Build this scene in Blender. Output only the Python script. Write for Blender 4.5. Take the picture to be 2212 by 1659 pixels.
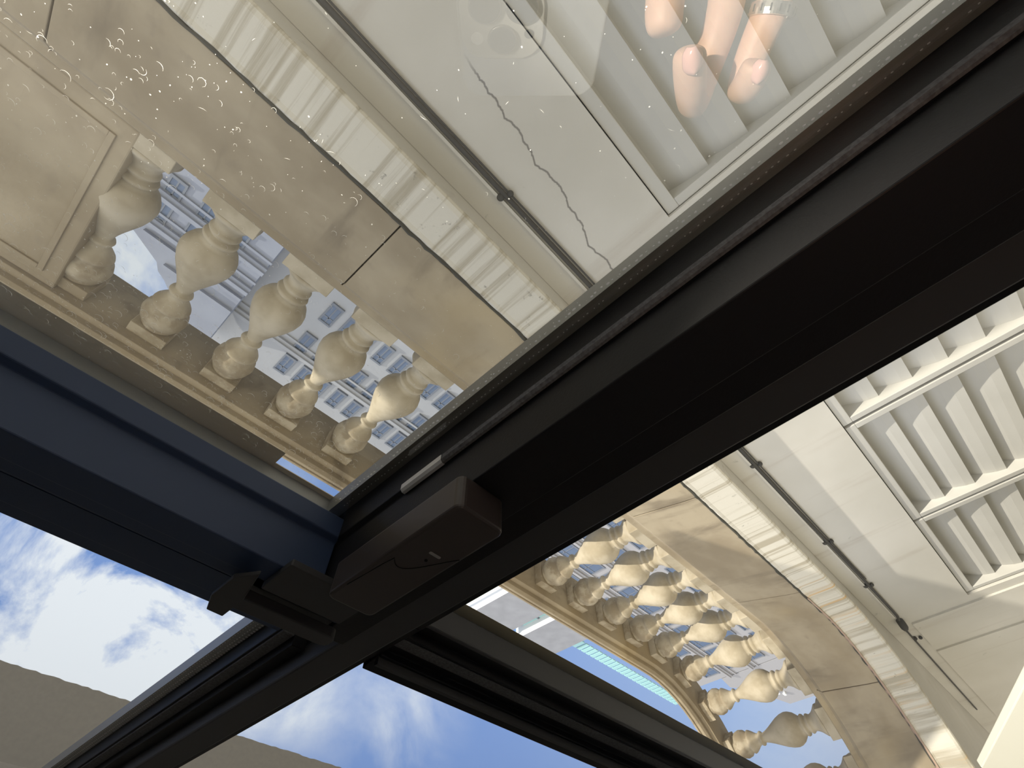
import bpy, bmesh, math, random
from mathutils import Vector, Matrix
random.seed(7)
for o in list(bpy.data.objects): bpy.data.objects.remove(o)
S = bpy.context.scene; C = S.collection

# ------------------------------------------------------------ camera
# world: X along the facades (+X is up-left in the picture), Y outward through the window, Z up
R0 = Vector((-0.68903207, -0.00831372, -0.72468317))      # camera right
D0 = Vector((-0.58665913, -0.58070287, 0.56446013))       # camera down
F0 = Vector((-0.42551836, 0.81407313, 0.39524558))        # camera forward
cam = bpy.data.cameras.new('camera'); co = bpy.data.objects.new('camera', cam); C.objects.link(co)
cam.sensor_width = 36; cam.lens = 36*1090/2212; cam.clip_start = 0.003; cam.clip_end = 400
U0 = -D0; B0 = -F0
co.matrix_world = Matrix(((R0.x, U0.x, B0.x, 0), (R0.y, U0.y, B0.y, 0), (R0.z, U0.z, B0.z, 0), (0, 0, 0, 1)))
S.camera = co

# ------------------------------------------------------------ light
S.view_settings.view_transform = 'Standard'; S.view_settings.look = 'None'
S.view_settings.exposure = 0.0; S.view_settings.gamma = 1; S.view_settings.use_curve_mapping = False
sd = bpy.data.lights.new('sun', 'SUN'); so = bpy.data.objects.new('sun', sd); C.objects.link(so)
sd.energy = 4.8; sd.angle = math.radians(0.6); sd.color = (1.0, 0.93, 0.80)
SUN = Vector((0.82, -0.20, 0.41)).normalized()
so.rotation_euler = SUN.to_track_quat('Z', 'Y').to_euler(); so.location = (6, -2, 8)
# added narrow spot lamp, no real source: brightens the hand for its reflection
ld = bpy.data.lights.new('hand_fill_spot', 'SPOT'); lo = bpy.data.objects.new('hand_fill_spot', ld); C.objects.link(lo)
ld.energy = 950; ld.color = (1.0, .90, .76); ld.spot_size = math.radians(4.4); ld.spot_blend = .25; ld.shadow_soft_size = .02
lo.location = (1.25, 1.5, .75); lo.rotation_euler = (Vector(lo.location)-Vector((-.075, .0, -.07))).to_track_quat('Z', 'Y').to_euler()

w = bpy.data.worlds.new('sky'); S.world = w; w.use_nodes = True
nt = w.node_tree; nt.nodes.clear()
def N(t, **k):
    n = nt.nodes.new(t)
    for a, b in k.items(): setattr(n, a, b)
    return n
tc = N('ShaderNodeTexCoord'); sep = N('ShaderNodeSeparateXYZ'); nt.links.new(tc.outputs['Generated'], sep.inputs[0])
ramp = N('ShaderNodeValToRGB'); mr = N('ShaderNodeMapRange'); mr.inputs[1].default_value = -1; mr.inputs[2].default_value = 1
nt.links.new(sep.outputs['Z'], mr.inputs[0]); nt.links.new(mr.outputs[0], ramp.inputs[0])
cr = ramp.color_ramp; cr.elements[0].position = 0.0; cr.elements[0].color = (.62, .54, .42, 1)
cr.elements[1].position = 1.0; cr.elements[1].color = (.19, .33, .68, 1)
for p, c in ((.47, (.72, .65, .52, 1)), (.52, (.80, .80, .78, 1)), (.66, (.42, .58, .90, 1)), (.82, (.25, .40, .78, 1))):
    e = cr.elements.new(p); e.color = c
# clouds: a few banks at their own bearings, broken up by noise
def bearing(px, py):
    v = R0*((px-1106)/1090) + D0*((py-829.5)/1090) + F0
    return v.normalized()
banks = [((230, 1270), 14, 1.3), ((470, 1340), 13, 1.5), ((330, 1400), 9, .8), ((120, 1180), 9, .8), ((790, 1490), 9, .55), ((900, 1570), 6, .5),
         ((650, 1510), 5, .4), ((300, 560), 8, 1.3), ((1690, 1590), 5, .45), ((640, 1020), 5, .35), ((60, 1250), 9, .6)]
acc = None
for (px, py), rad, st in banks:
    d = bearing(px, py)
    dp = N('ShaderNodeVectorMath', operation='DOT_PRODUCT'); nt.links.new(tc.outputs['Generated'], dp.inputs[0]); dp.inputs[1].default_value = d
    m = N('ShaderNodeMapRange', interpolation_type='SMOOTHSTEP'); m.inputs[1].default_value = math.cos(math.radians(rad)); m.inputs[2].default_value = 1
    m.inputs[3].default_value = 0; m.inputs[4].default_value = st
    nt.links.new(dp.outputs['Value'], m.inputs[0])
    if acc is None: acc = m.outputs[0]
    else:
        a = N('ShaderNodeMath', operation='ADD'); nt.links.new(acc, a.inputs[0]); nt.links.new(m.outputs[0], a.inputs[1]); acc = a.outputs[0]
nz = N('ShaderNodeTexNoise'); nz.inputs['Scale'].default_value = 5.5; nz.inputs['Detail'].default_value = 9; nz.inputs['Roughness'].default_value = .6; nz.inputs['Distortion'].default_value = .35
nt.links.new(tc.outputs['Generated'], nz.inputs['Vector'])
m2 = N('ShaderNodeMapRange'); m2.inputs[1].default_value = .36; m2.inputs[2].default_value = .66; nt.links.new(nz.outputs[0], m2.inputs[0])
mm = N('ShaderNodeMath', operation='MULTIPLY'); nt.links.new(acc, mm.inputs[0]); nt.links.new(m2.outputs[0], mm.inputs[1]); mm.use_clamp = True
mx = N('ShaderNodeMixRGB'); nt.links.new(mm.outputs[0], mx.inputs[0]); nt.links.new(ramp.outputs[0], mx.inputs[1]); mx.inputs[2].default_value = (.88, .94, 1.0, 1)
# broad bright glow added to the sky behind the room to lift the shaded wall
hz = N('ShaderNodeVectorMath', operation='DOT_PRODUCT'); nt.links.new(tc.outputs['Generated'], hz.inputs[0]); hz.inputs[1].default_value = Vector((.30, -.85, .42)).normalized()
hm = N('ShaderNodeMapRange', interpolation_type='SMOOTHSTEP'); hm.inputs[1].default_value = .05; hm.inputs[2].default_value = .95; nt.links.new(hz.outputs['Value'], hm.inputs[0])
hc = N('ShaderNodeMixRGB', blend_type='ADD'); nt.links.new(hm.outputs[0], hc.inputs[0]); nt.links.new(mx.outputs[0], hc.inputs[1]); hc.inputs[2].default_value = (1.25, 1.17, 1.0, 1)
mx = hc
bg = N('ShaderNodeBackground'); bg.inputs[1].default_value = 1.0; nt.links.new(mx.outputs[0], bg.inputs[0])
out = N('ShaderNodeOutputWorld'); nt.links.new(bg.outputs[0], out.inputs[0])

# ------------------------------------------------------------ materials
def mat(name, col, rough=.7, metal=0, **k):
    m = bpy.data.materials.new(name); m.use_nodes = True
    b = m.node_tree.nodes['Principled BSDF']
    b.inputs['Base Color'].default_value = (*col, 1); b.inputs['Roughness'].default_value = rough; b.inputs['Metallic'].default_value = metal
    for a, v in k.items(): b.inputs[a].default_value = v
    return m
class G:
    """tiny node graph helper"""
    def __init__(s, m): s.m = m; s.t = m.node_tree; s.b = s.t.nodes['Principled BSDF']; g = s.n('ShaderNodeNewGeometry'); s.pos = g.outputs['Position']
    def n(s, t, **k):
        n = s.t.nodes.new(t)
        for a, b in k.items(): setattr(n, a, b)
        return n
    def l(s, a, b): s.t.links.new(a, b)
    def noise(s, scale, stretch=(1, 1, 1), detail=5, rough=.55, dist=0, off=(0, 0, 0)):
        mp = s.n('ShaderNodeMapping'); mp.inputs['Scale'].default_value = stretch; mp.inputs['Location'].default_value = off
        s.l(s.pos, mp.inputs[0]); q = s.n('ShaderNodeTexNoise'); q.inputs['Scale'].default_value = scale; q.inputs['Detail'].default_value = detail
        q.inputs['Roughness'].default_value = rough; q.inputs['Distortion'].default_value = dist; s.l(mp.outputs[0], q.inputs['Vector']); return q.outputs[0]
    def rng(s, v, a, b, c=0, d=1):
        q = s.n('ShaderNodeMapRange', interpolation_type='SMOOTHSTEP'); s.l(v, q.inputs[0])
        for i, x in enumerate((a, b, c, d)): q.inputs[i+1].default_value = x
        return q.outputs[0]
    def math(s, op, a, b=None):
        q = s.n('ShaderNodeMath', operation=op)
        for i, x in enumerate((a, b)):
            if x is None: continue
            if isinstance(x, (int, float)): q.inputs[i].default_value = x
            else: s.l(x, q.inputs[i])
        return q.outputs[0]
    def axis(s, k): q = s.n('ShaderNodeSeparateXYZ'); s.l(s.pos, q.inputs[0]); return q.outputs[k]
    def mix(s, f, a, b):
        q = s.n('ShaderNodeMixRGB')
        for i, x in enumerate((f, a, b)):
            if isinstance(x, tuple): q.inputs[i].default_value = (*x, 1)
            elif isinstance(x, (int, float)): q.inputs[i].default_value = x
            else: s.l(x, q.inputs[i])
        return q.outputs[0]
    def col(s, c): s.l(c, s.b.inputs['Base Color'])
    def bump(s, h, st=.3, d=.01):
        q = s.n('ShaderNodeBump'); q.inputs['Strength'].default_value = st; q.inputs['Distance'].default_value = d; s.l(h, q.inputs['Height']); s.l(q.outputs[0], s.b.inputs['Normal'])

M = {}
M['flare_navy'] = mat('black_coat_blue_flare', (.033, .059, .130), .5)  # black coat tinted blue: lens flare painted into the frame colour
M['paint'] = mat('black_powder_coat', (.012, .012, .014), .45, **{'Specular IOR Level': .22})
g = G(M['paint']); g.bump(g.noise(900), .08, .001)
M['paint2'] = mat('dark_grey_powder_coat', (.045, .045, .048), .5)
M['box'] = mat('dark_brown_plastic', (.050, .040, .038), .36)
M['hole'] = mat('black_void', (.002, .002, .002), .9)
M['led'] = mat('grey_indicator', (.35, .34, .34), .4)
M['gasket'] = mat('grey_brush_seal', (.10, .10, .105), .8); g = G(M['gasket']); n = g.noise(700, (1, 1, 1), 2); g.col(g.mix(n, (.03, .03, .03), (.22, .22, .23)))
M['spacer'] = mat('aluminium_spacer', (.30, .30, .28), .45, .5)
M['tan2'] = mat('beige_reveal', (.62, .54, .40), .8)
M['tan'] = mat('tan_stone_lintel', (.30, .265, .19), .7)
g = G(M['tan']); n = g.noise(3, (.3, 6, 60), 4); g.col(g.mix(n, (.38, .33, .19), (.58, .51, .32)))
M['awning'] = mat('grey_render_soffit', (.16, .16, .155), .9)
g = G(M['awning']); n = g.noise(60, (1, 1, 1), 4); g.col(g.mix(n, (.20, .20, .195), (.29, .285, .27)))

M['stone'] = mat('weathered_brown_stone', (.45, .37, .25), .85)
g = G(M['stone']); n1 = g.noise(2.2, (1, 1, 1.5), 6); n2 = g.noise(1.6, (3, 3, .35), 6, .6, .4, (3, 0, 0)); n3 = g.noise(14, (1, 1, 1), 5)
c = g.mix(g.rng(n1, .35, .65), (.29, .235, .155), (.41, .345, .24)); c = g.mix(g.rng(n2, .52, .72), c, (.21, .17, .115)); c = g.mix(g.rng(n3, .58, .75, 0, .35), c, (.22, .18, .13))
c = g.mix(g.rng(g.noise(1.1, (1, 1, 1), 3, .5, 0, (9, 2, 0)), .5, .7, 0, .6), c, (.46, .35, .18)); g.col(c); g.bump(n3, .35, .006)
M['baluster'] = mat('pale_cast_stone', (.62, .56, .44), .8)
g = G(M['baluster']); n1 = g.noise(9, (1, 1, 1), 5); g.col(g.mix(g.rng(n1, .35, .7), (.50, .44, .33), (.36, .305, .21))); g.bump(n1, .15, .004)
dirt = g.math('MULTIPLY', g.rng(g.axis(2), 1.58, 1.68), g.rng(g.noise(13, (1, 1, 1), 6, .65), .42, .60, .25, 1)); lk_ = g.b.inputs['Base Color'].links[0].from_socket; g.col(g.mix(dirt, lk_, (.29, .235, .155)))  # browner mottle towards the top, with the rail's shade painted in
M['wall'] = mat('off_white_painted_concrete', (.66, .65, .60), .85)
g = G(M['wall']); n1 = g.noise(1.3, (1, 1, 1), 5); n2 = g.noise(2.0, (4, 4, .3), 6, .6, .3); n3 = g.noise(6, (1, 1, 1), 8, .7)
c = g.mix(g.rng(n1, .3, .7), (.56, .54, .48), (.65, .63, .575)); c = g.mix(g.rng(n2, .56, .74, 0, .45), c, (.42, .37, .31))
c = g.mix(g.rng(n3, .66, .74, 0, .7), c, (.22, .22, .20))
# a wandering crack and the block joints
zz = g.axis(2); xx = g.axis(0)
nx = g.noise(3.5, (1, 0, 0), 7, .6)
line = g.math('ADD', g.math('MULTIPLY', xx, -.10), g.math('ADD', g.math('MULTIPLY', nx, .16), .07))
dd = g.math('ABSOLUTE', g.math('SUBTRACT', zz, line)); ck = g.rng(dd, .0015, .005, .75, 0)
gate = g.math('MULTIPLY', g.rng(xx, -.95, -.85), g.rng(xx, .05, -.05))
c = g.mix(g.math('MULTIPLY', ck, gate), c, (.12, .11, .10)); g.col(c); g.bump(n3, .2, .004)
M['strip'] = mat('streaked_white_moulding', (.7, .68, .6), .8)
g = G(M['strip']); n2 = g.noise(6, (3.2, 1, .06), 7, .65); n3 = g.noise(22, (1, 1, 1), 6, .7); n4 = g.noise(5.5, (4, 1, .08), 6, .65, 0, (5, 0, 0))
c = g.mix(g.rng(n2, .48, .62), (.68, .645, .55), (.44, .395, .30)); c = g.mix(g.rng(n3, .62, .72, 0, .8), c, (.20, .185, .15))
far = g.rng(g.axis(0), -2.9, -3.2)
c = g.mix(g.math('MULTIPLY', far, g.rng(n4, .52, .66)), c, (.60, .37, .13)); g.col(c); g.bump(n3, .3, .004)
M['groove'] = mat('mossy_dark_joint', (.06, .058, .045), .95)
M['rust'] = mat('rusty_flashing', (.42, .30, .22), .8)
M['cable'] = mat('grey_cable', (.06, .058, .052), .8)
M['slat'] = mat('grey_painted_shutter', (.56, .55, .51), .7); g = G(M['slat']); n1 = g.noise(4, (1, 1, 1), 5); g.col(g.mix(n1, (.50, .49, .45), (.60, .59, .55)))
M['ground'] = mat('paving_stone', (.42, .40, .36), .9); g = G(M['ground']); n1 = g.noise(1, (1, 1, 1), 5); g.col(g.mix(n1, (.56, .51, .42), (.70, .66, .58)))
M['farwall'] = mat('pale_grey_render', (.46, .48, .53), .9); g = G(M['farwall']); n1 = g.noise(.4, (1, 1, 1), 5); g.col(g.mix(n1, (.30, .315, .345), (.38, .395, .425)))
M['farwall2'] = mat('blue_grey_render', (.25, .28, .35), .9); g = G(M['farwall2']); n1 = g.noise(.5, (1, 1, 1), 5); g.col(g.mix(n1, (.20, .22, .28), (.31, .34, .41)))
M['farwall3'] = mat('concrete_facade', (.36, .36, .38), .9)
M['trimfar'] = mat('window_surround', (.16, .18, .22), .7)
M['panefar'] = mat('dark_window_glass', (.10, .14, .22), .12)
M['roof'] = mat('dark_slate', (.07, .08, .11), .7)
M['block'] = mat('grey_metal_cladding', (.27, .28, .31), .55); g = G(M['block']); n1 = g.noise(.8, (1, 1, 1), 5); g.col(g.mix(n1, (.20, .205, .22), (.34, .35, .38)))
M['teal'] = mat('teal_glass', (.35, .62, .62), .15)
M['whitemetal'] = mat('white_metal', (.85, .87, .88), .5)
M['cream'] = mat('cream_panel', (.80, .77, .62), .8)
M['phone'] = mat('silver_glass_back', (.50, .52, .52), .22, .3)
M['bump'] = mat('camera_island_glass', (.48, .49, .48), .25)
M['lens'] = mat('lens_glass', (.03, .04, .06), .06)
M['lensring'] = mat('steel_lens_ring', (.30, .31, .33), .25, .8)
M['skin'] = mat('skin', (.72, .42, .30), .5)
M['skin'].node_tree.nodes['Principled BSDF'].inputs['Subsurface Weight'].default_value = .08
g = G(M['skin']); n1 = g.noise(120, (1, 1, 1), 5); n2 = g.noise(500, (1, 1, 1), 3); g.col(g.mix(n1, (.76, .50, .36), (.66, .36, .27))); g.bump(n2, .3, .0006)
M['nail'] = mat('fingernail', (.80, .46, .42), .2)
M['ring'] = mat('engraved_silver', (.85, .84, .78), .2, .9)
def scatter(name, keep, col):
    m = bpy.data.materials.new(name); m.use_nodes = True; t = m.node_tree; t.nodes.clear()
    o = t.nodes.new('ShaderNodeOutputMaterial'); mx_ = t.nodes.new('ShaderNodeMixShader'); tr = t.nodes.new('ShaderNodeBsdfTransparent'); tl = t.nodes.new('ShaderNodeBsdfTranslucent'); df = t.nodes.new('ShaderNodeBsdfDiffuse'); ad = t.nodes.new('ShaderNodeMixShader')
    tl.inputs[0].default_value = (*col, 1); df.inputs[0].default_value = (*col, 1); ad.inputs[0].default_value = .25
    t.links.new(tl.outputs[0], ad.inputs[1]); t.links.new(df.outputs[0], ad.inputs[2]); mx_.inputs[0].default_value = keep
    t.links.new(tr.outputs[0], mx_.inputs[1]); t.links.new(ad.outputs[0], mx_.inputs[2]); t.links.new(mx_.outputs[0], o.inputs[0]); return m
M['mark'] = scatter('dried_water_mark', .75, (1, 1, .97))
M['glint'] = scatter('painted_glint', .97, (1, 1, 1))  # white dots painted as glints on the spacer perforations
M['sunlit_seal'] = mat('painted_sunlit_seal', (.75, .76, .78), .35, .3)  # bright silver painted for the sunlit length of the grey seal
def glass(name, refl, tint=(1, 1, 1)):
    m = bpy.data.materials.new(name); m.use_nodes = True; t = m.node_tree; t.nodes.clear()
    o = t.nodes.new('ShaderNodeOutputMaterial'); mxs = t.nodes.new('ShaderNodeMixShader'); tr = t.nodes.new('ShaderNodeBsdfTransparent'); gl = t.nodes.new('ShaderNodeBsdfGlossy')
    tr.inputs[0].default_value = (*tint, 1); gl.inputs['Roughness'].default_value = 0.0; gl.inputs['Color'].default_value = (1, 1, 1, 1)
    ge = t.nodes.new('ShaderNodeNewGeometry'); dp = t.nodes.new('ShaderNodeVectorMath'); dp.operation = 'DOT_PRODUCT'
    t.links.new(ge.outputs['Incoming'], dp.inputs[0]); t.links.new(ge.outputs['Normal'], dp.inputs[1])
    def ma(op, a, b):
        q = t.nodes.new('ShaderNodeMath'); q.operation = op
        for i, x in enumerate((a, b)):
            if isinstance(x, (int, float)): q.inputs[i].default_value = x
            else: t.links.new(x, q.inputs[i])
        return q.outputs[0]
    c1 = ma('SUBTRACT', 1, ma('ABSOLUTE', dp.outputs['Value'], 0)); f = ma('ADD', ma('MULTIPLY', ma('POWER', c1, 5), 1-refl), refl)
    f = ma('MULTIPLY', f, ma('SUBTRACT', 1, ge.outputs['Backfacing']))
    t.links.new(f, mxs.inputs[0]); t.links.new(tr.outputs[0], mxs.inputs[1]); t.links.new(gl.outputs[0], mxs.inputs[2]); t.links.new(mxs.outputs[0], o.inputs[0])
    return m
def dusty(m):
    t = m.node_tree; o = [n for n in t.nodes if n.type == 'OUTPUT_MATERIAL'][0]; src = o.inputs[0].links[0].from_socket
    ge = t.nodes.new('ShaderNodeNewGeometry'); sp = t.nodes.new('ShaderNodeSeparateXYZ'); t.links.new(ge.outputs['Position'], sp.inputs[0])
    q = t.nodes.new('ShaderNodeMapRange'); q.interpolation_type = 'SMOOTHSTEP'; t.links.new(sp.outputs[0], q.inputs[0])
    for i, x in enumerate((-.03, .11, .01, .17)): q.inputs[i+1].default_value = x
    nz_ = t.nodes.new('ShaderNodeTexNoise'); nz_.inputs['Scale'].default_value = 30; nz_.inputs['Detail'].default_value = 6; t.links.new(ge.outputs['Position'], nz_.inputs['Vector'])
    mu = t.nodes.new('ShaderNodeMath'); mu.operation = 'MULTIPLY'; t.links.new(q.outputs[0], mu.inputs[0]); t.links.new(nz_.outputs[0], mu.inputs[1])
    mb = t.nodes.new('ShaderNodeMath'); mb.operation = 'MULTIPLY'; t.links.new(mu.outputs[0], mb.inputs[0]); t.links.new(ge.outputs['Backfacing'], mb.inputs[1])
    qz = t.nodes.new('ShaderNodeMapRange'); qz.interpolation_type = 'SMOOTHSTEP'; t.links.new(sp.outputs[2], qz.inputs[0])
    for i, x in enumerate((.075, .125, .12, 1)): qz.inputs[i+1].default_value = x
    mz = t.nodes.new('ShaderNodeMath'); mz.operation = 'MULTIPLY'; t.links.new(mb.outputs[0], mz.inputs[0]); t.links.new(qz.outputs[0], mz.inputs[1]); mb = mz
    m2_ = t.nodes.new('ShaderNodeMath'); m2_.operation = 'MULTIPLY'; m2_.inputs[1].default_value = 2; t.links.new(mb.outputs[0], m2_.inputs[0])
    tl = t.nodes.new('ShaderNodeBsdfTranslucent'); tl.inputs[0].default_value = (.95, .95, .93, 1); mx_ = t.nodes.new('ShaderNodeMixShader')
    t.links.new(m2_.outputs[0], mx_.inputs[0]); t.links.new(src, mx_.inputs[1]); t.links.new(tl.outputs[0], mx_.inputs[2]); t.links.new(mx_.outputs[0], o.inputs[0])
M['glassL'] = glass('coated_double_glazing', .20, (.97, .975, .965)); M['glassR'] = glass('clear_double_glazing', .05, (.99, .99, .985))

dusty(M['glassL'])
# ------------------------------------------------------------ builders
def tag(o, label=None, cat=None, group=None, kind=None):
    if label: o['label'] = label
    if cat: o['category'] = cat
    if group: o['group'] = group
    if kind: o['kind'] = kind
    return o
def empty(name, loc, label=None, cat=None, group=None, kind=None):
    o = bpy.data.objects.new(name, None); o.empty_display_size = .05; C.objects.link(o); o.location = loc; return tag(o, label, cat, group, kind)
def obj(name, bm, m, parent=None, smooth=False, bevel=0, seg=2):
    bmesh.ops.recalc_face_normals(bm, faces=bm.faces)
    if smooth:
        for f in bm.faces: f.smooth = True
    me = bpy.data.meshes.new(name)
    if parent is not None:
        bmesh.ops.transform(bm, matrix=Matrix.Translation(-parent_loc(parent)), verts=bm.verts)
    bm.to_mesh(me); bm.free(); o = bpy.data.objects.new(name, me); C.objects.link(o)
    for x in (m if isinstance(m, (list, tuple)) else [m]): me.materials.append(x)
    if parent is not None: o.parent = parent
    if bevel:
        b = o.modifiers.new('bevel', 'BEVEL'); b.width = bevel; b.segments = seg; b.limit_method = 'ANGLE'; b.angle_limit = .6
    return o
def parent_loc(p):
    v = Vector(p.location)
    while p.parent is not None: p = p.parent; v = v + Vector(p.location)
    return v
def box(bm, x0, x1, y0, y1, z0, z1):
    vs = [bm.verts.new(p) for p in ((x0, y0, z0), (x1, y0, z0), (x1, y1, z0), (x0, y1, z0), (x0, y0, z1), (x1, y0, z1), (x1, y1, z1), (x0, y1, z1))]
    for f in ((0, 3, 2, 1), (4, 5, 6, 7), (0, 1, 5, 4), (1, 2, 6, 5), (2, 3, 7, 6), (3, 0, 4, 7)): bm.faces.new([vs[i] for i in f])
def B(*a):
    bm = bmesh.new()
    for q in (a if isinstance(a[0], (tuple, list)) else [a]): box(bm, *q)
    return bm
def prism(pts, axis, a, b, bm=None):
    """closed polygon pts extruded along axis; axis X: pts=(y,z), Z: pts=(x,y), Y: pts=(x,z)"""
    bm = bm or bmesh.new(); f = {'X': lambda p, t: (t, p[0], p[1]), 'Z': lambda p, t: (p[0], p[1], t), 'Y': lambda p, t: (p[0], t, p[1])}[axis]
    va = [bm.verts.new(f(p, a)) for p in pts]; vb = [bm.verts.new(f(p, b)) for p in pts]; n = len(pts)
    bm.faces.new(va); bm.faces.new(vb[::-1])
    for i in range(n): bm.faces.new((va[i], va[(i+1) % n], vb[(i+1) % n], vb[i]))
    return bm
def lathe(prof, c, seg=32, bm=None):
    bm = bm or bmesh.new(); rings = []
    for r, z in prof: rings.append([bm.verts.new((c[0]+r*math.cos(2*math.pi*i/seg), c[1]+r*math.sin(2*math.pi*i/seg), c[2]+z)) for i in range(seg)])
    for a, b in zip(rings, rings[1:]):
        for i in range(seg): bm.faces.new((a[i], a[(i+1) % seg], b[(i+1) % seg], b[i]))
    bm.faces.new(rings[0][::-1]); bm.faces.new(rings[-1]); return bm
def tube(pts, r, seg=8, bm=None):
    bm = bm or bmesh.new(); pts = [Vector(p) for p in pts]; rings = []
    for i, p in enumerate(pts):
        d = (pts[min(i+1, len(pts)-1)]-pts[max(i-1, 0)]).normalized(); u = d.orthogonal().normalized() if abs(d.z) > .9 else Vector((0, 0, 1)).cross(d).normalized(); v = d.cross(u)
        rr = r[i] if isinstance(r, (list, tuple)) else r
        rings.append([bm.verts.new(p+u*rr*math.cos(2*math.pi*k/seg)+v*rr*math.sin(2*math.pi*k/seg)) for k in range(seg)])
    for a, b in zip(rings, rings[1:]):
        for i in range(seg): bm.faces.new((a[i], a[(i+1) % seg], b[(i+1) % seg], b[i]))
    bm.faces.new(rings[0][::-1]); bm.faces.new(rings[-1]); return bm

# ============================================================ THE WINDOW
YG = .146                                                   # inner face of the glass
# mullion: post between the left and right windows
t = empty('trim_1', (-.12, .13, 0), 'black upright mullion between the left and right window panes', 'mullion', kind='structure')
obj('post', prism([(-.1016, .1185), (-.1016, .160), (-.157, .160), (-.157, .142), (-.1431, .142), (-.1431, .1345), (-.137, .1345), (-.137, .139), (-.1145, .139), (-.1145, .1185)], 'Z', -.30, .2140), M['paint'], t, bevel=.0006)
obj('upper_post', prism([(-.1188, .1330), (-.1188, .160), (-.157, .160), (-.157, .142), (-.1431, .142), (-.1431, .1345), (-.137, .1330)], 'Z', .2142, .70), M['paint'], t, bevel=.0006)
obj('front_rib', prism([(-.1185, .137), (-.1185, .1255), (-.1365, .1255), (-.1365, .137)], 'Z', -.30, .70), M['paint2'], t, bevel=.0012)
# transom pieces
t = empty('trim_2', (.1, .13, .2), 'deep black transom bar above the big left pane', 'transom', kind='structure')
obj('bar', prism([(.160, .1905), (.1185, .1905), (.1185, .2010), (.127, .2010), (.127, .2160), (.133, .2160), (.133, .2440), (.1375, .2440), (.1375, .2600), (.146, .2650), (.160, .2650)], 'X', -.1015, .55), M['flare_navy'], t, bevel=.0006)
obj('front_lip', prism([(.1275, .2170), (.1275, .2200), (.1325, .2200), (.1325, .2170)], 'X', -.095, .55), M['flare_navy'], t)
t = empty('trim_3', (-.4, .15, .23), 'ridged black transom bar above the right pane', 'transom', kind='structure')
obj('bar', prism([(.165, .2190), (.150, .2190), (.150, .2300), (.145, .2300), (.145, .2480), (.141, .2480), (.141, .2560), (.1395, .2650), (.165, .2650)], 'X', -.1572, -.90), M['paint'], t, bevel=.0006)
obj('grey_ridge', prism([(.1445, .2320), (.1445, .2405), (.1475, .2405), (.1475, .2320)], 'X', -.1572, -.90), M['gasket'], t)
obj('lip', prism([(.137, .2500), (.137, .2530), (.142, .2530), (.142, .2500)], 'X', -.1572, -.90), M['paint2'], t)

def pane_solid(x0, x1, y, z0, z1): return B(x0, x1, y, y+.004, z0, z1)
# big left sash
wl = empty('window_1', (.2, YG, 0), 'big spotted left pane in a black sash below the transom', 'window', kind='structure')
zt = .1725                                                  # top edge of visible glass
sash = [(-.0779, .158), (-.0779, .1362), (-.0797, .1345), (-.0797, .1155), (-.1010, .1155), (-.1010, .158)]
obj('sash_stile', prism(sash, 'Z', -.30, .190), M['paint'], wl, bevel=.0005)
obj('sash_rail', prism([(.158, zt+.012), (.1515, zt+.012), (.1455, zt+.001), (.1362, zt+.001), (.1345, zt+.004), (.1155, zt+.004), (.1155, .1900), (.158, .1900)], 'X', -.0790, .55), M['flare_navy'], wl, bevel=.0005)
obj('brush_seal', prism([(-.0771, .1374), (-.0771, .1352), (-.0780, .1342), (-.0790, .1342), (-.0790, .1374)], 'Z', -.30, .1160), M['gasket'], wl)
obj('sunlit_seal_piece', prism([(-.0770, .1376), (-.0770, .1351), (-.0779, .1341), (-.0792, .1341), (-.0792, .1376)], 'Z', .1080, .1310), M['sunlit_seal'], wl)  # same seal, its sunlit stretch put in as a brighter piece
obj('pane', pane_solid(-.0790, .56, YG, -.30, zt+.012), M['glassL'], wl)
sp = obj('spacer_bar', B((-.0775, -.0722, YG+.0042, YG+.0125, -.30, zt+.0118), (-.0722, .55, YG+.0042, YG+.0125, zt+.0098, zt+.0118)), M['spacer'], wl)
bm = bmesh.new()
z = -.28
while z < zt:
    for xx_, j in ((-.0708, .0009), (-.0748, .0003)):
        r = random.uniform(.00018, .00042) if j > .0005 else .00022
        if random.random() < .9: bmesh.ops.create_uvsphere(bm, u_segments=6, v_segments=4, radius=r, matrix=Matrix.Translation((xx_+random.uniform(-j, j)*.4, YG+.0038, z+random.uniform(-.0004, .0004))) @ Matrix.Diagonal((1, .4, random.uniform(1, 2.2), 1)))
    z += .0022
tag(obj('perforation_glints', bm, M['glint'], wl), 'bright specks along the glass edge', kind='stuff')
# tan reveal strip seen behind the top of the left pane
obj('reveal_strip', prism([(.1590, .1718), (.1590, .190), (.1640, .190), (.1640, .1765)], 'X', -.0425, .55), M['tan2'], wl)
obj('rebate_strip', prism([(.1585, .1795), (.1585, .190), (.1630, .190), (.1630, .1842)], 'X', -.0775, -.0425), M['tan2'], wl)
# right window
wr = empty('window_2', (-.5, .148, 0), 'clear right pane with the balustrade running to its far corner', 'window', kind='structure')
obj('pane', pane_solid(-.90, -.1565, .148, -.40, .2185), M['glassR'], wr)
obj('edge_bead', prism([(-.1570, .150), (-.1570, .1425), (-.1545, .1425), (-.1545, .150)], 'Z', -.30, .2185), M['paint2'], wr)
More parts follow.
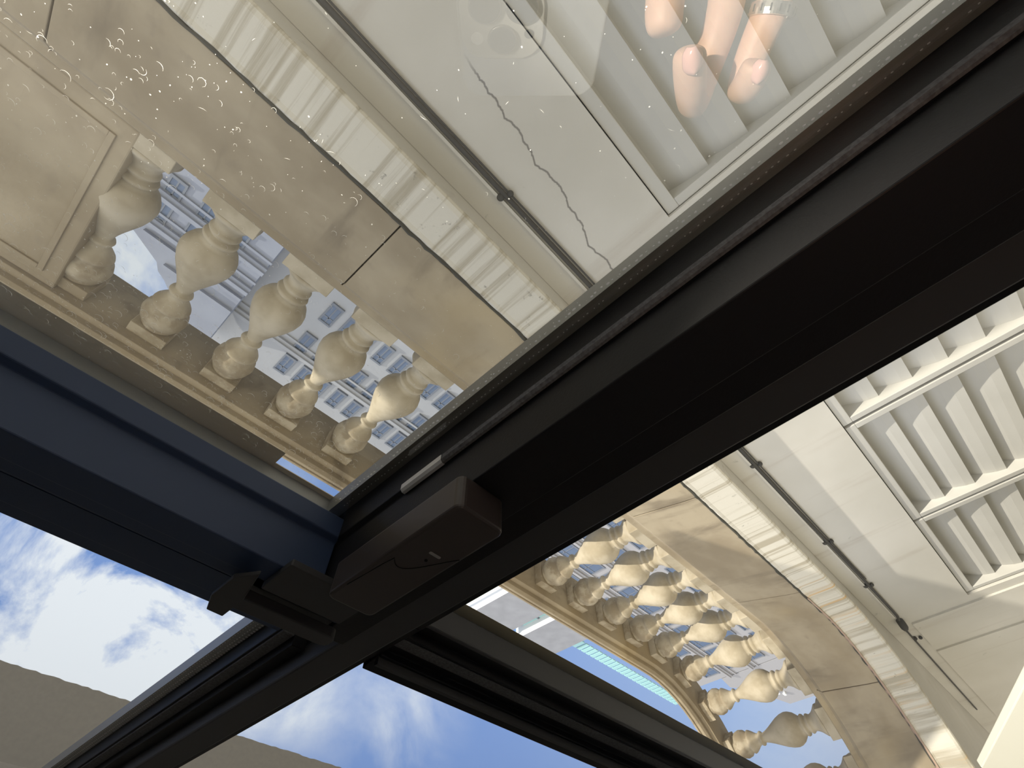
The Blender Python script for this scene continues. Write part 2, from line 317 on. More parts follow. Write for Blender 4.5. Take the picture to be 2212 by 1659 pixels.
# upper left light
wu = empty('window_3', (.2, YG, .4), 'upper left pane showing sky and the grey awning', 'window', kind='structure')
obj('pane', pane_solid(-.1010, .56, YG, .2650, .80), M['glassR'], wu)
obj('spacer_bar', B((-.1030, -.0955, YG+.0042, YG+.0125, .2600, .80)), M['spacer'], wu)
obj('glazing_bead', prism([(-.1026, .160), (-.1026, .1400), (-.1110, .1400), (-.1110, .1340), (-.1187, .1340), (-.1185, .160)], 'Z', .2600, .80), M['paint'], wu, bevel=.0004)
obj('brush_seal', prism([(-.1040, .1400), (-.1040, .1388), (-.1105, .1388), (-.1105, .1400)], 'Z', .2600, .80), M['gasket'], wu)
bm = bmesh.new(); z = .262
while z < .70:
    for xx_, r in ((-.0962, .0003), (-.0990, .00045), (-.1015, .0008)):
        bmesh.ops.create_uvsphere(bm, u_segments=6, v_segments=4, radius=r, matrix=Matrix.Translation((xx_, YG+.0038, z+random.uniform(-.0003, .0003))) @ Matrix.Diagonal((1, .3, 1.2, 1)))
    z += .0028
tag(obj('perforation_glints', bm, M['glint'], wu), 'row of bright dots in the spacer', kind='stuff')
# upper right light
wv = empty('window_4', (-.5, .148, .4), 'upper right pane showing plain blue sky', 'window', kind='structure')
obj('pane', pane_solid(-.90, -.1565, .148, .2650, .80), M['glassR'], wv)

# stone lintel band outside the right window
tag(obj('trim_4', prism([(.170, .2145), (.170, .2300), (.175, .2330), (.175, .2420), (.182, .2470), (.182, .2560), (.200, .2650), (.200, .2523)], 'X', -.15, -1.2), M['tan']), 'tan ribbed band outside the right pane just under the sky', 'trim', kind='structure')

# lock box on the mullion
def rbox(name, x0, x1, y0, y1, z0, z1, r, m, parent=None, seg=5, edge=.001):
    pts = []
    for cx_, cz_, a0 in ((x1-r, z1-r, 0), (x0+r, z1-r, 90), (x0+r, z0+r, 180), (x1-r, z0+r, 270)):
        for k in range(seg+1):
            a = math.radians(a0+90*k/seg); pts.append((cx_+r*math.cos(a), cz_+r*math.sin(a)))
    return obj(name, prism(pts, 'Y', y0, y1), m, parent, bevel=edge, seg=3)
yb = .1020
lk = empty('window_lock', (-.0765, yb+.01, .116), 'dark brown rounded lock cover with a small light slit on the black mullion', 'window lock')
rbox('cover', -.9230*yb, -.7300*yb, yb, .1155, .8950*yb, 1.5750*yb, .0028, M['box'], lk, edge=.0012)
rbox('indicator', -.8620*yb, -.8170*yb, yb-.0002, yb+.001, 1.1220*yb, 1.1330*yb, .0004, M['led'], lk, edge=0)
obj('keyhole', lathe([(.00055, 0), (.00055, .001)], (0, 0, 0), 16), M['hole'], lk)
o = bpy.data.objects['keyhole']; o.rotation_euler = (math.pi/2, 0, 0); o.location = Vector((-.837*yb, yb+.0007, 1.168*yb))-lk.location
for v in o.data.vertices: v.co += Vector(lk.location)
# moulded panel outline on the cover
def wavy(t): return (-.735-.185*t)*yb, (1.16+.10*math.sin(t*math.pi*1.2+.3))*yb
bm = bmesh.new()
pts = [(wavy(i/24)[0], yb-.00005, wavy(i/24)[1]) for i in range(25)]
tube([(-.739*yb, yb-.00002, 1.46*yb), (-.752*yb, yb-.00002, 1.28*yb)]+pts[3:-1], .00016, 6, bm)
obj('moulded_ridge', bm, M['hole'], lk)

# stay arm, cover plate and clip on the transom
st = empty('window_stay', (-.07, .11, .18), 'black stay arm with clip lying across the transom beside the lock cover', 'window stay')
yq = .1125
rbox('cover_plate', -.868*yq, -.548*yq, yq, .1152, 1.500*yq, 1.690*yq, .0008, M['paint2'], st, edge=.0003)
yq = .1105
rbox('arm', -.925*yq, -.500*yq, yq, .1150, 1.788*yq, 1.868*yq, .0030, M['paint2'], st, edge=.0005)
yq = .1085
obj('clip', prism([(a*yq, b*yq) for a, b in ((-.452, 1.70), (-.505, 1.62), (-.545, 1.80), (-.545, 1.945), (-.482, 1.942), (-.452, 1.85))], 'Y', yq, yq+.0018), M['paint2'], st, bevel=.0004)
obj('link_bar', prism([(.1270, .1920), (.1270, .2120), (.1185, .2120), (.1185, .1920)], 'X', -.100, -.060), M['paint2'], st, bevel=.0006)

# the small dark room around the camera, with a plain ceiling 
M['room'] = mat('room_plaster', (.55, .54, .53), .9)
tag(obj('wall_back', B(-.95, .75, -1.15, -1.1, -.75, 1.0), M['room']), 'back wall of the small room behind the camera', 'wall', kind='structure')
tag(obj('wall_right', B(-.95, -.90, -1.1, .20, -.75, 1.0), M['room']), 'side wall of the small room beyond the right pane', 'wall', kind='structure')
tag(obj('wall_left', B(.70, .75, -1.1, .12, -.70, .95), M['room']), 'side wall of the small room beyond the left pane', 'wall', kind='structure')
tag(obj('ceiling', B((-.90, .02, -1.1, .12, .95, 1.0), (.02, .75, -.15, .12, .95, 1.0), (.02, .75, -.50, -.15, .95, 1.0), (.02, .75, -1.1, -.50, .95, 1.0)), M['room']), 'plain ceiling of the small room', 'ceiling', kind='structure')
tag(obj('floor_room', B(-.90, .75, -1.1, .12, -.75, -.70), M['room']), 'room floor', 'floor', kind='structure')
tag(obj('wall_front', B((-.90, .75, .12, .20, .80, 1.0), (-.90, .75, .12, .20, -.75, -.40), (.56, .75, .12, .20, -.40, .80)), M['room']), 'wall around the windows', 'wall', kind='structure')

# awning / overhang above, edge parallel to the facade
bm = bmesh.new(); XA = [1.2-.02*i for i in range(577)]
edge = [(x, .90+random.uniform(-.0022, .0022)) for x in XA]
prism([(-10.35, .2)]+[(1.25, .2)]+edge, 'Z', 2.565, 2.75, bm)
tag(obj('awning', bm, M['awning']), 'grey overhang with a ragged edge crossing the sky above both upper panes', 'awning')

# ============================================================ TERRACE OPPOSITE
XC, YC, RA = -3.42, .81, 1.09
def path(s, off):
    """s = distance along the baluster axis from X=3; off = offset from it (negative towards the window)"""
    L = 3-XC
    if s <= L: return (3-s, 1.9+off)
    a = (s-L)/RA
    if a < math.pi/2: r = RA+off; return (XC-r*math.sin(a), YC+r*math.cos(a))
    e = s-L-RA*math.pi/2; return (XC-RA-off, YC-e)
LEN = 3-XC+RA*math.pi/2+1.6
def sweep(prof, s0=0, s1=LEN, step=.12, bm=None):
    """prof = closed list of (offset, z)"""
    bm = bm or bmesh.new(); n = max(2, int((s1-s0)/step)); rings = []
    for i in range(n+1):
        s = s0+(s1-s0)*i/n; rings.append([bm.verts.new((*path(s, p[0]), p[1])) for p in prof])
    k = len(prof)
    for a, b in zip(rings, rings[1:]):
        for i in range(k): bm.faces.new((a[i], a[(i+1) % k], b[(i+1) % k], b[i]))
    bm.faces.new(rings[0]); bm.faces.new(rings[-1][::-1]); return bm
# lower wall
wo = tag(obj('wall_opposite', B((-9, -.80, 1.80, 2.1, -.075, .449), (-.80, 4, 1.80, 2.1, -.030, .449), (-9, -4.13, 1.80, 2.1, -2.4, -.075), (-1.27, -.80, 1.80, 2.1, -2.4, -.075), (-4.13, -1.27, 1.915, 2.1, -2.4, -.075), (-.80, 4, 1.915, 2.1, -2.4, -.030)), M['wall']), 'off-white stained wall across the light well below the moulding', 'wall', kind='structure')
# soffit slab under the projecting terrace
bm = bmesh.new(); n = 60
pts = [path(LEN*i/n, -.225) for i in range(n+1)]
prism(pts+[(-9, pts[-1][1]), (-9, 5), (3, 5)], 'Z', .450, .60, bm)
tag(obj('ceiling_soffit', bm, M['wall']), 'grey underside of the projecting terrace at its curved end', 'soffit', kind='structure')
# moulding strip with a stepped face
tag(obj('stone_moulding', sweep([(-.222, .449), (-.232, .449), (-.240, .455), (-.244, .470), (-.240, .598), (-.244, .612), (-.238, .620), (-.20, .620), (-.20, .600)]), M['strip']), 'pale moulding strip streaked with dirt and rust under the brown stone face', 'moulding')
# ragged dark joint
bm = bmesh.new(); i = 0
pr = []; s = 0
while s < LEN:
    x, y = path(s, -.239+random.uniform(-.002, .002)); pr.append((x, y, .624+random.uniform(-.005, .004))); s += .035
tube(pr, [random.uniform(.003, .0085) for _ in pr], 6, bm)
tag(obj('moss_line', bm, M['groove']), 'thin dark mossy line between the brown stone and the pale moulding', 'moss')
s1_ = 3-XC-.25
tag(obj('rusty_flashing', sweep([(-.250, .612), (-.250, .619), (-.236, .630), (-.234, .620)], s1_, LEN), M['rust']), 'thin rusty flashing edge along the curved end of the moulding', 'flashing')
# brown stone face in long blocks with fine joints
cuts = [0, 1.35, 2.12, 3.15, 3.93, 4.98, 6.10, 7.2, LEN]
ps = empty('stone_parapet', (0, 1.75, .63), 'broad brown weathered stone face below the balusters', 'stone parapet')
for a, b in zip(cuts, cuts[1:]):
    obj('stone_block', sweep([(-.236, .630), (-.222, .700), (-.150, .985), (-.112, 1.012), (-.112, 1.020), (-.02, 1.020), (-.02, .630)], a+.0025, b-.0025), M['stone'], ps, bevel=.003)
obj('base_course', sweep([(-.108, 1.018), (-.108, 1.046), (-.100, 1.053), (.100, 1.053), (.100, .630), (-.05, .630), (-.05, 1.018)]), M['stone'], ps)
# slab body behind so no light leaks
tag(obj('floor', B(-90, 60, 2.12, 120, .61, .90), M['ground']), 'paved terrace and street level behind the balustrade', 'ground', kind='structure')
# rail
rl = empty('balustrade_rail', (0, 1.9, 1.85), 'wide brown stone rail with a stepped edge along the top of the balusters', 'rail')
obj('rail_bed', sweep([(-.115, 1.835), (-.125, 1.860), (.125, 1.860), (.115, 1.835)]), M['stone'], rl, bevel=.002)
obj('coping', sweep([(-.150, 1.860), (-.165, 1.875), (-.165, 1.890), (-.150, 1.895), (-.150, 1.902), (-.160, 1.906), (-.160, 1.918), (.215, 1.918), (.215, 1.890), (.190, 1.860)]), M['stone'], rl, bevel=.002)

# balusters
Z0 = 1.053; H = 1.835-Z0
BP = [(.094, .060), (.098, .066), (.096, .078), (.084, .090), (.068, .106), (.056, .124), (.050, .142), (.055, .150), (.060, .158), (.060, .166), (.050, .174), (.050, .182), (.064, .188), (.068, .197), (.064, .206), (.056, .212), (.072, .226), (.090, .246), (.102, .272), (.106, .298), (.101, .330), (.088, .368), (.070, .405), (.053, .440), (.040, .470), (.032, .495), (.030, .508), (.043, .514), (.046, .522), (.043, .530), (.034, .536), (.042, .556), (.060, .580), (.070, .596), (.073, .606), (.066, .613), (.062, .618), (.082, .640), (.088, .668), (.080, .700), (.062, .716), (.066, .722), (.066, .730)]
def make_baluster(half=False):
    r = empty('baluster', (0, 1.9, Z0), None, 'baluster', 'cast stone balusters under the terrace rail')
    bm = bmesh.new()
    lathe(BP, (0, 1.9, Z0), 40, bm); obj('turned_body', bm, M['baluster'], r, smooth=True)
    obj('plinth', B(-.098, .098, 1.9-.098, 1.9+.098, Z0, Z0+.060), M['baluster'], r, bevel=.003)
    obj('cap', B(-.074, .074, 1.9-.074, 1.9+.074, Z0+.730, 1.835), M['baluster'], r, bevel=.003)
    return r
def copy_tree(o, parent=None):
    c_ = o.copy(); C.objects.link(c_); c_.parent = parent
    for ch in o.children: copy_tree(ch, c_)
    return c_
kids = {}
proto = make_baluster()
def copy_thing(o):
    r = o.copy(); C.objects.link(r)
    for ch in list(o.children):
        c_ = ch.copy(); C.objects.link(c_); c_.parent = r
    return r
names = {-1: 'half-hidden stone baluster engaged against the pier at the left end',
 0: 'stone baluster next to the pier, a strip of white sky on one side', 1: 'second free stone baluster from the pier, wholly in shade',
 2: 'third free stone baluster from the pier, thin sunlit rim', 3: 'fourth free stone baluster from the pier, bright sunlit edge and cracked neck',
 4: 'stone baluster cut off by the corner of the left sash', 8: 'first whole stone baluster right of the mullion', 9: 'second stone baluster right of the mullion',
 10: 'third stone baluster right of the mullion', 11: 'fourth stone baluster right of the mullion', 12: 'fifth stone baluster right of the mullion', 13: 'sixth stone baluster right of the mullion',
 14: 'seventh stone baluster right of the mullion, dark windows behind', 15: 'eighth stone baluster right of the mullion, where the rail begins to curve', 16: 'shaded stone baluster on the curve before the open sky gap',
 17: 'stone baluster between the two sky gaps on the curve', 18: 'last visible stone baluster at the bottom edge of the picture'}
base = 3-.272
first = True
for k in range(-1, 19):
    s = base+.3135*k
    o = proto if first else copy_thing(proto); first = False
    x, y = path(s, 0); o.location = (x, y, Z0)
    x2, y2 = path(s+.01, 0); o.rotation_euler = (0, 0, math.atan2(y2-y, x2-x))
    if k in names: o['label'] = names[k]
    else: o['label'] = {5: 'stone baluster behind the mullion, nearest the left pane', 6: 'middle one of the three stone balusters behind the mullion', 7: 'stone baluster behind the mullion, nearest the right pane'}[k]
# pier at the left end
pr_ = empty('stone_pier', (1.2, 1.9, Z0), 'broad grey brown stone pier closing the left end of the balustrade', 'pier')
obj('shaft', prism([(.605, 1.80), (.605, 2.02), (2.4, 2.02), (2.4, 1.80)], 'Z', Z0, 1.835), M['stone'], pr_, bevel=.006)
obj('panel_moulding', B((.655, .675, 1.792, 1.80, Z0+.06, 1.78), (1.75, 1.77, 1.792, 1.80, Z0+.06, 1.78), (.675, 1.75, 1.792, 1.80, Z0+.06, Z0+.08), (.675, 1.75, 1.792, 1.80, 1.76, 1.78)), M['stone'], pr_, bevel=.002)

# louvred shutters on the lower wall
def shutter(x0, x1, z1, label):
    r = empty('louvred_shutter', ((x0+x1)/2, 1.9, z1), label, 'shutter', 'grey louvred shutters on the wall opposite')
    zb = -1.9; x0 *= 1.045; x1 *= 1.045; z1 += .021
    obj('shutter_frame', B((x0, x1, 1.812, 1.91, z1-.045, z1), (x0, x0+.035, 1.812, 1.91, zb, z1-.045), (x1-.035, x1, 1.812, 1.91, zb, z1-.045), (x0+.035, x1-.035, 1.755, 1.91, zb, zb+.05)), M['slat'], r, bevel=.003)
    bm = bmesh.new(); z = z1-.045
    while z > zb+.2:
        prism([(1.905, z), (1.899, z), (1.895, z-.012), (1.882, z-.035), (1.864, z-.07), (1.850, z-.11), (1.843, z-.15), (1.905, z-.15)], 'X', x0+.035, x1-.035, bm); z -= .15
    obj('slats', bm, M['slat'], r)
shutter(-.763, .15, -.055, 'louvred shutter with its upper corner showing behind the reflected fingers')
shutter(.16, 1.05, -.055, 'louvred shutter next to the one behind the reflected fingers, at the top edge')
shutter(-2.12, -1.24, -.10, 'louvred shutter beside the mullion in the right pane')
shutter(-3.02, -2.14, -.10, 'middle louvred shutter of the three in the right pane')
shutter(-3.94, -3.04, -.10, 'last louvred shutter before the plain wall in the right pane')

tag(obj('wall_pilaster', B((-4.62, -4.22, 1.788, 1.80, -2.2, .30), (-6.2, -4.72, 1.788, 1.80, -2.2, .30)), M['wall']), 'plain wall blocks parted by a joint past the last shutter', 'wall blocks')
# cable with clips
cb = empty('wall_cable', (0, 1.78, .34), 'long grey cable clipped along the pale wall under the moulding', 'cable')
pts = []; x = 2.6
while x > -4.12:
    sag = .004*math.sin(x*2.1)
    pts.append((x, 1.787, .338+sag*.8)); x -= .08
pts.append((-4.16, 1.787, .356)); obj('main_cable', tube(pts, .0085, 8), M['cable'], cb, smooth=True)
obj('thin_cable', tube([(p[0], 1.789, p[2]-.0125-.004*abs(math.sin(p[0]*1.9))) for p in pts[:-8]], .0035, 6), M['cable'], cb, smooth=True)
obj('end_cable', tube([(-4.16, 1.787, .356), (-4.6, 1.787, .362), (-5.3, 1.787, .372), (-5.95, 1.787, .380)], .006, 6), M['cable'], cb, smooth=True)
for x in (-.335, 1.0, -2.12, -2.96, -3.55, -4.42):
    bm = bmesh.new(); bmesh.ops.create_uvsphere(bm, u_segments=10, v_segments=8, radius=.014, matrix=Matrix.Translation((x, 1.788, .352)))
    bmesh.ops.create_uvsphere(bm, u_segments=10, v_segments=8, radius=.012, matrix=Matrix.Translation((x-.015, 1.788, .320))); obj('cable_clip', bm, M['cable'], cb, smooth=True)
obj('junction_box', lathe([(.03, -.02), (.045, -.01), (.045, .012), (.03, .022)], (-4.14, 1.78, .345), 16), M['cable'], cb, smooth=True)
# raised pipe-like ledge shadowing the cable
tag(obj('wall_ledge', B(-4.05, 3, 1.785, 1.80, .352, .362), M['wall']), 'very thin ledge running along the pale wall beside the cable', 'moulding')

# ============================================================ BUILDINGS BEYOND
def building(name, label, x0, x1, y, top, wm, cols, rows, ww, wh, bands, depth=12, fm='trimfar', sp=True):
    r = empty(name, ((x0+x1)/2, y, .9), label, 'building')
    obj('wall', B(x0, x1, y, y+depth, .9, top), M[wm], r)
    for z in bands: obj('cornice', B((x0-.1, x1+.1, y-.35, y, z, z+.25), (x0-.1, x1+.1, y-.2, y, z-.25, z), (x0-.1, x1+.1, y-.12, y, z-.75, z-.6)), M[wm], r)
    for z in rows:
        for x in cols:
            wf = obj('window', B((x-ww/2-.12, x+ww/2+.12, y-.10, y, z+wh/2, z+wh/2+.14), (x-ww/2-.12, x+ww/2+.12, y-.16, y, z-wh/2-.16, z-wh/2), (x-ww/2-.12, x-ww/2, y-.08, y, z-wh/2, z+wh/2), (x+ww/2, x+ww/2+.12, y-.08, y, z-wh/2, z+wh/2), (x-.04, x+.04, y-.06, y, z-wh/2, z+wh/2), (x-ww/2, x+ww/2, y-.06, y, z+.28, z+.36)), M[fm], r)
            pn = bmesh.new(); box(pn, x-ww/2, x+ww/2, y-.03, y+.02, z-wh/2, z+wh/2)
            obj('pane', pn, M['panefar'], wf)
    return r
cA = [-3.3-1.42*i for i in range(0, 19)]
building('terraced_house', 'pale grey town building with rows of small dark windows behind the left balusters', -30.6, 3.0, 30, 31.5, 'farwall', cA, (16.2, 19.3, 22.4, 24.9), .66, 1.5, (23.4,), depth=10)
bB = building('town_house', 'blue grey building with sloping slate roof and cornices left of the first gap', 1.3, 14, 28, 20.2, 'farwall2', [3.3, 5.2, 7.0, 8.8], (15.2, 17.8, 20.2-1.0), .7, 1.3, (18.4, 20.2), depth=1.5)
bm = bmesh.new(); prism([(1.3, 20.2), (1.3, 26.1), (2.8, 25.4), (5.1, 23.3), (5.6, 23.0), (5.9, 22.5), (7.8, 21.5), (9.2, 20.2)], 'Y', 28.1, 29.5, bm); obj('roof', bm, M['farwall2'], bB)
for z in (21.0, 22.2): obj('roof_band', B(1.3, 8.6-(z-20)*1.4, 27.85, 28.1, z, z+.2), M['farwall2'], bB)
cC = [-33.5-3.4*i for i in range(0, 10)]
bC = building('office_block', 'grey office building with wide dark windows seen between the right balusters', -67, -31.6, 30, 32.7, 'farwall3', cC, (18.2, 21.2, 24.2, 27.2), 2.3, 1.7, (22.7, 25.7), depth=14)
for xa, xb in ((-33.0, -38.4), (-40.0, -45.4)):
    o = obj('penthouse_block', B(xb, xa, 28.6, 33, 31.5, 36.7), M['block'], bC)
    obj('roof_edge', B(xb-.1, xa+.1, 28.5, 33, 36.7, 37.0), M['teal'], o)
    obj('side_fascia', B(xa, xa+.35, 28.6, 33, 31.5, 36.7), M['whitemetal'], o)
obj('glass_link', B((-40.0, -38.4, 29.4, 29.6, 31.5, 35.6)), M['teal'], bC)
obj('link_frame', B((-40.0, -38.4, 29.3, 29.4, 33.3, 33.5), (-39.3, -39.1, 29.3, 29.4, 31.5, 35.6)), M['trimfar'], bC)
for i in range(26):
    x = -46.0-.82*i
    obj('roof_rail_panel', B(x-.55, x, 29.0, 29.12, 32.7, 34.1), M['teal'], bC)
obj('mast', B(-32.2, -31.6, 28.8, 29.2, 31.5, 38.0), M['whitemetal'], bC)
# sunlit stair tower seen through the curve
sc = empty('roof_scaffold', (-70, 30, 20), 'small dark stepped roof structure with lit rungs seen through the curved balusters', 'roof structure')
obj('tower_body', prism([(-67.2, .9), (-67.2, 27.0), (-70, 27.4), (-72, 26.0), (-80, 24.0), (-80, .9)], 'Y', 30, 36), M['farwall3'], sc)
for i in range(6): obj('rung', B(-72.0-.9*i, -71.4-.9*i, 29.7, 30, 25.4-.5*i, 25.7-.5*i), M['whitemetal'], sc)

# unseen block added so its top edge throws shade over the left part
nb = empty('shade_block', (5, 1.5, -2), 'plain unseen block added to cast shade, off to the left of the light well', 'shade block')
obj('wall', B(4.02, 6, .35, 3.2, -2.4, 3.45), M['wall'], nb)
for z0_, y0_ in ((.42, 1.02), (1.62, 1.0)):
    pass
obj('shade_bar', B(4.2, 4.32, .5, 1.6, 3.45, 3.75), M['wall'], nb)  # added bar that breaks the cast shade into bands
tag(obj('floor_well', B(-9, 4, -.5, 1.8, -2.5, -2.4), M['ground']), 'paving at the bottom of the light well', 'floor', kind='structure')

# cream panel at the lower right corner
tag(obj('cream_panel', prism([(-2.26, -.15), (-3.32, .33), (-4.2, .33), (-4.2, -1.8), (-2.16, -1.8)], 'Y', .80, .83), M['cream'], bevel=.004), 'smooth cream panel edge filling the bottom right corner', 'panel')

# ============================================================ WATER MARKS ON THE LEFT PANE
bm = bmesh.new()
def onpane(px, py):
    v = R0*((px-1106)/1090)+D0*((py-829.5)/1090)+F0; k = (YG+.0042)/v.y; return v.x*k, v.z*k
def arc(x, z, r, a0, a1, wd):
    n = max(5, int(r*6000)); n = min(n, 16); pv = None
    for i in range(n+1):
        a = a0+(a1-a0)*i/n; q = 1-.8*abs(2*i/n-1)
        v = [bm.verts.new((x+(r+e*wd*q)*math.cos(a), YG+.0043, z+(r+e*wd*q)*math.sin(a))) for e in (-1, 1)]
        if pv: bm.faces.new((pv[0], v[0], v[1], pv[1]))
        pv = v
def drop(x, z):
    r = random.choice((.0004, .0005, .0006, .0006, .0008, .001, .0013))*random.uniform(.7, 1.1); a = random.gauss(math.radians(250), .6); sp_ = random.uniform(1.4, 4.6)
    arc(x, z, r, a-sp_/2, a+sp_/2, r*.05+.00002)
for i in range(800):                                         # band of small drops near the top edge of the pane
    x, z = random.uniform(-.075, .12), zt-abs(random.gauss(0, .022))-.004; drop(x, z)
for i in range(800):
    x, z = random.uniform(-.06, .12), random.uniform(.055, .16)
    if random.random() < (x+.08)*6: drop(x, z)
for i in range(60): drop(random.uniform(-.07, .11), random.uniform(.05, .16))
for i in range(14): drop(random.uniform(-.07, .0), random.uniform(-.09, .05))
def speck(x, z, r):
    vs = [bm.verts.new((x+r*math.cos(k*1.05)*random.uniform(.6, 1.4), YG+.0043, z+r*math.sin(k*1.05)*random.uniform(.6, 1.4))) for k in range(6)]; bm.faces.new(vs)
for i in range(3200):
    x, z = random.uniform(-.076, .13), random.uniform(-.10, zt)
    if z < .05 and x > -.02 and random.random() < .8: continue
    if random.random() < .25+max(0, x*5+z*2): speck(x, z, random.choice((.00008, .0001, .00012, .00015, .00022)))
for i in range(500): speck(-.0765+abs(random.gauss(0, .003)), random.uniform(-.1, zt), random.uniform(.00006, .00018))
for i in range(45):
    x, z = random.uniform(-.07, .09), random.uniform(-.08, .15); a = random.uniform(0, 6.3); l = random.uniform(.0006, .002)
    arc(x, z, l*2, a, a+random.uniform(.3, .7), .00005)
me_ = obj('water_marks', bm, M['mark'])
tag(me_, 'dried raindrop rings and dust specks on the outside of the left pane', 'water marks', kind='stuff')

# ============================================================ PHONE AND HAND HELD ON THE ROOM SIDE (seen mirrored in the left pane)
def mir(v): v = Vector(v); return Vector((v.x, 2*YG-v.y, v.z))
def ray(px, py): return R0*((px-1106)/1090)+D0*((py-829.5)/1090)+F0
# the phone's back is square to the camera's axis, a few mm behind the lens
pn_m = F0-2*F0.y*Vector((0, 1, 0))                            # mirrored normal
po_m = mir(F0*-.0035)
def on_phone(px, py):
    r = ray(px, py); k = po_m.dot(pn_m)/r.dot(pn_m); p = mir(r*k); return p.dot(R0), p.dot(D0)
def camspace_prism(poly, d0, d1, m, name, parent, bevel=.0006):
    """poly in (right, down) metres; d0,d1 distance along the view axis (negative = behind the camera)"""
    bm = bmesh.new(); va = [bm.verts.new(R0*a+D0*b+F0*d0) for a, b in poly]; vb = [bm.verts.new(R0*a+D0*b+F0*d1) for a, b in poly]; n = len(poly)
    bm.faces.new(va); bm.faces.new(vb[::-1])
    for i in range(n): bm.faces.new((va[i], va[(i+1) % n], vb[(i+1) % n], vb[i]))
    return obj(name, bm, m, parent, bevel=bevel, seg=3)
def rrect(x0, x1, y0, y1, r, seg=8):
    p = []
    for cx_, cy_, a0 in ((x1-r, y1-r, 0), (x0+r, y1-r, 90), (x0+r, y0+r, 180), (x1-r, y0+r, 270)):
        for k in range(seg+1): a = math.radians(a0+90*k/seg); p.append((cx_+r*math.cos(a), cy_+r*math.sin(a)))
    return p
def circ(c_, r, n=28): return [(c_[0]+r*math.cos(2*math.pi*i/n), c_[1]+r*math.sin(2*math.pi*i/n)) for i in range(n)]
L_, Bt = on_phone(1003, 215); PX0, PY1 = L_, Bt
ph = empty('phone', F0*-.008, 'silver phone with a square camera island mirrored in the left pane', 'phone')
camspace_prism(rrect(PX0, PX0+.0715, PY1-.147, PY1, .011), -.0125, -.0050, M['phone'], 'body', ph, .0015)
bx1, by1 = on_phone(1170, 128)
camspace_prism(rrect(PX0+.0015, bx1, by1-.037, by1, .012), -.0050, -.0038, M['bump'], 'camera_island', ph, .0005)
for px, py, rr in ((1047, 13, .0078), (1128, 13, .0078), (1085, 84, .0072)):
    c_ = on_phone(px, py)
    ln = camspace_prism(circ(c_, rr), -.0038, -.0022, M['lensring'], 'lens', ph, .0003)
    camspace_prism(circ(c_, rr*.9), -.0022, -.0021, M['lens'], 'lens_glass', ln, 0)
camspace_prism(circ(on_phone(1031, 84), .0031), -.0038, -.0036, M['whitemetal'], 'flash', ph, .0001)
camspace_prism(circ(on_phone(1143, 74), .0024), -.0038, -.0036, M['lens'], 'sensor', ph, .0001)

# hand: one skinned body, laid out where its mirror image shows, then reflected to its true place
def V(px, py, dist): r = ray(px, py); return mir(r*(dist/r.y))
D_ = .290
verts = []; rad = []; edges = []
def chain(pts, start=None):
    prev = start
    for (px, py, d, r) in pts:
        verts.append(V(px, py, d)); rad.append(r*.001); i = len(verts)-1
        if prev is not None: edges.append((prev, i))
        prev = i
    return prev
chain([(1640, -330, .315, 26)])                                # wrist / heel of the palm = root
pal = chain([(1600, -230, .312, 27), (1560, -150, .310, 21)], 0)
chain([(1470, -120, .305, 10.5), (1440, -40, .298, 10), (1432, 40, .292, 9.6), (1437, 82, .290, 8.2)], pal)
chain([(1580, -70, .302, 10), (1572, 10, .304, 9.4), (1545, 90, .306, 9), (1515, 175, .304, 8.4), (1497, 235, .296, 7.6), (1492, 195, .283, 8), (1489, 130, .276, 8.4), (1490, 98, .275, 7.2)], pal)
chain([(1690, -60, .302, 9.6), (1668, 20, .300, 9.2), (1640, 80, .300, 8.8), (1612, 150, .300, 8.2), (1598, 205, .296, 7.6), (1612, 190, .286, 7.8), (1632, 150, .280, 7.8), (1640, 130, .279, 6.8)], pal)
me = bpy.data.meshes.new('hand'); hand = bpy.data.objects.new('hand', me); C.objects.link(hand)
origin = verts[0].copy(); me.from_pydata([v-origin for v in verts], edges, []); hand.location = origin
sk = hand.modifiers.new('skin', 'SKIN'); sk.use_smooth_shade = True
for i, v in enumerate(me.skin_vertices[0].data): v.radius = (rad[i], rad[i]); v.use_root = (i == 0)
sb = hand.modifiers.new('sub', 'SUBSURF'); sb.levels = 2; sb.render_levels = 3
me.materials.append(M['skin'])
tag(hand, 'bare hand with curled fingers and a ring, mirrored over the shutters', 'hand')
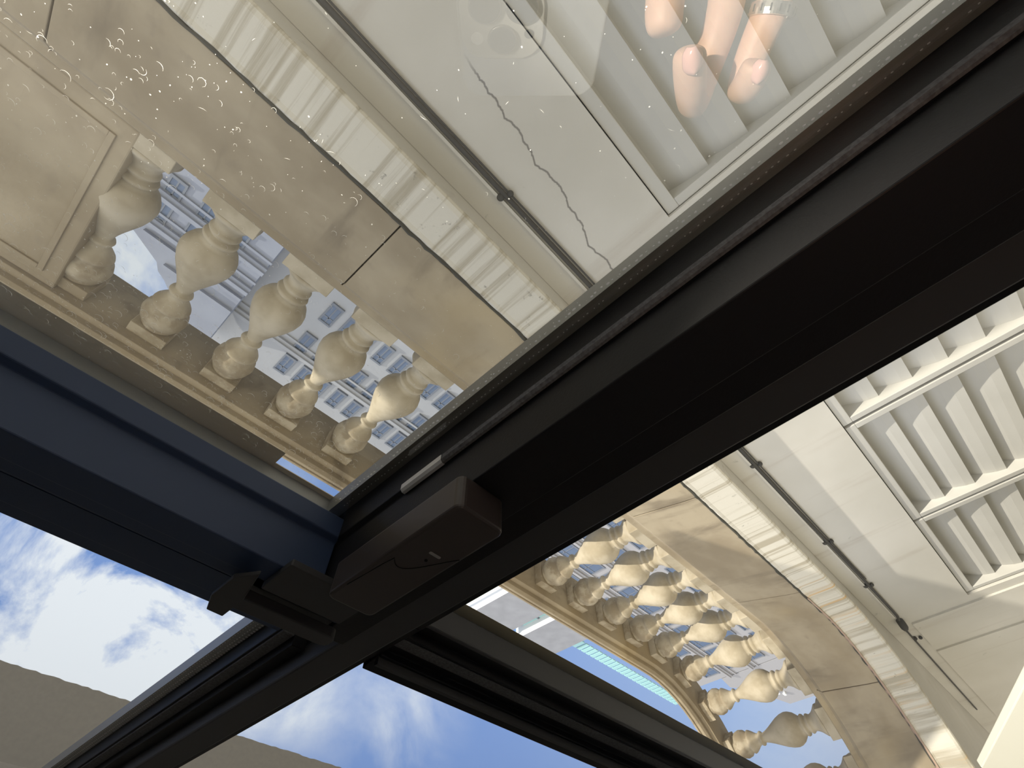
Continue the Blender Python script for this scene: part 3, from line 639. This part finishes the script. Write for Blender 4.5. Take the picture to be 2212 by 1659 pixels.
def nail(c_, up, nrm, w_, h_):
    bm = bmesh.new(); sd_ = up.cross(nrm).normalized(); rows = []
    for j in range(9):
        v_ = -1+2*j/8; row = []
        hw = w_*max(.25, (1-abs(v_)**3.5))**.5
        for i in range(9):
            u_ = -1+2*i/8; row.append(bm.verts.new(c_+sd_*(u_*hw)+up*(v_*h_)+nrm*(-.0030*u_*u_-.0008*v_*v_)))
        rows.append(row)
    for a, b in zip(rows, rows[1:]):
        for i in range(8): bm.faces.new((a[i], a[i+1], b[i+1], b[i]))
    r_ = bmesh.ops.extrude_face_region(bm, geom=bm.faces[:]); bmesh.ops.translate(bm, vec=-nrm*.0008, verts=[q for q in r_['geom'] if isinstance(q, bmesh.types.BMVert)])
    obj('fingernail', bm, M['nail'], hand, smooth=True)
toglass = Vector((0, 1, 0))
a, b = V(1490, 155, .276), V(1488, 97, .275); upv = (b-a).normalized(); nrm = (toglass-upv*toglass.dot(upv)).normalized()
nail((a+b)/2+nrm*.0084, upv, nrm, .0046, .0056)
a, b = V(1630, 172, .280), V(1644, 128, .279); upv = (b-a).normalized(); nrm = (toglass+upv.cross(toglass)*.15); nrm = (nrm-upv*nrm.dot(upv)).normalized()
nail((a+b)/2+nrm*.0078, upv, nrm, .0040, .0048)
# ring
a, b = V(1690, -60, .302), V(1668, 20, .300); ax = (b-a).normalized(); c_ = b+ax*.001
bm = bmesh.new(); u_ = ax.orthogonal().normalized(); v_ = ax.cross(u_); seg = 48; rows = []
for ro, zo in ((.0094, -.0026), (.0106, -.0026), (.0108, 0), (.0106, .0026), (.0094, .0026)):
    rows.append([bm.verts.new(c_+ax*zo+(u_*math.cos(2*math.pi*i/seg)+v_*math.sin(2*math.pi*i/seg))*ro) for i in range(seg)])
for q in range(5):
    A_, B_ = rows[q], rows[(q+1) % 5]
    for i in range(seg): bm.faces.new((A_[i], A_[(i+1) % seg], B_[(i+1) % seg], B_[i]))
rg = obj('ring', bm, M['ring'], None, smooth=False)
tag(rg, 'wide engraved silver ring on the mirrored finger', 'ring')
bm = bmesh.new()
for i in range(0, 48, 3):
    a_ = 2*math.pi*i/48; n_ = u_*math.cos(a_)+v_*math.sin(a_); tt = ax.cross(n_)
    p_ = c_+n_*.01085
    q_ = [p_+tt*x_*.0004+ax*y_*.0015 for x_, y_ in ((-1, -1), (1, -1), (1, 1), (-1, 1))]
    vs = [bm.verts.new(k) for k in q_]+[bm.verts.new(k-n_*.0006) for k in q_]
    for f in ((0, 1, 2, 3), (7, 6, 5, 4), (0, 4, 5, 1), (1, 5, 6, 2), (2, 6, 7, 3), (3, 7, 4, 0)): bm.faces.new([vs[k] for k in f])
obj('engraving', bm, M['hole'], rg)
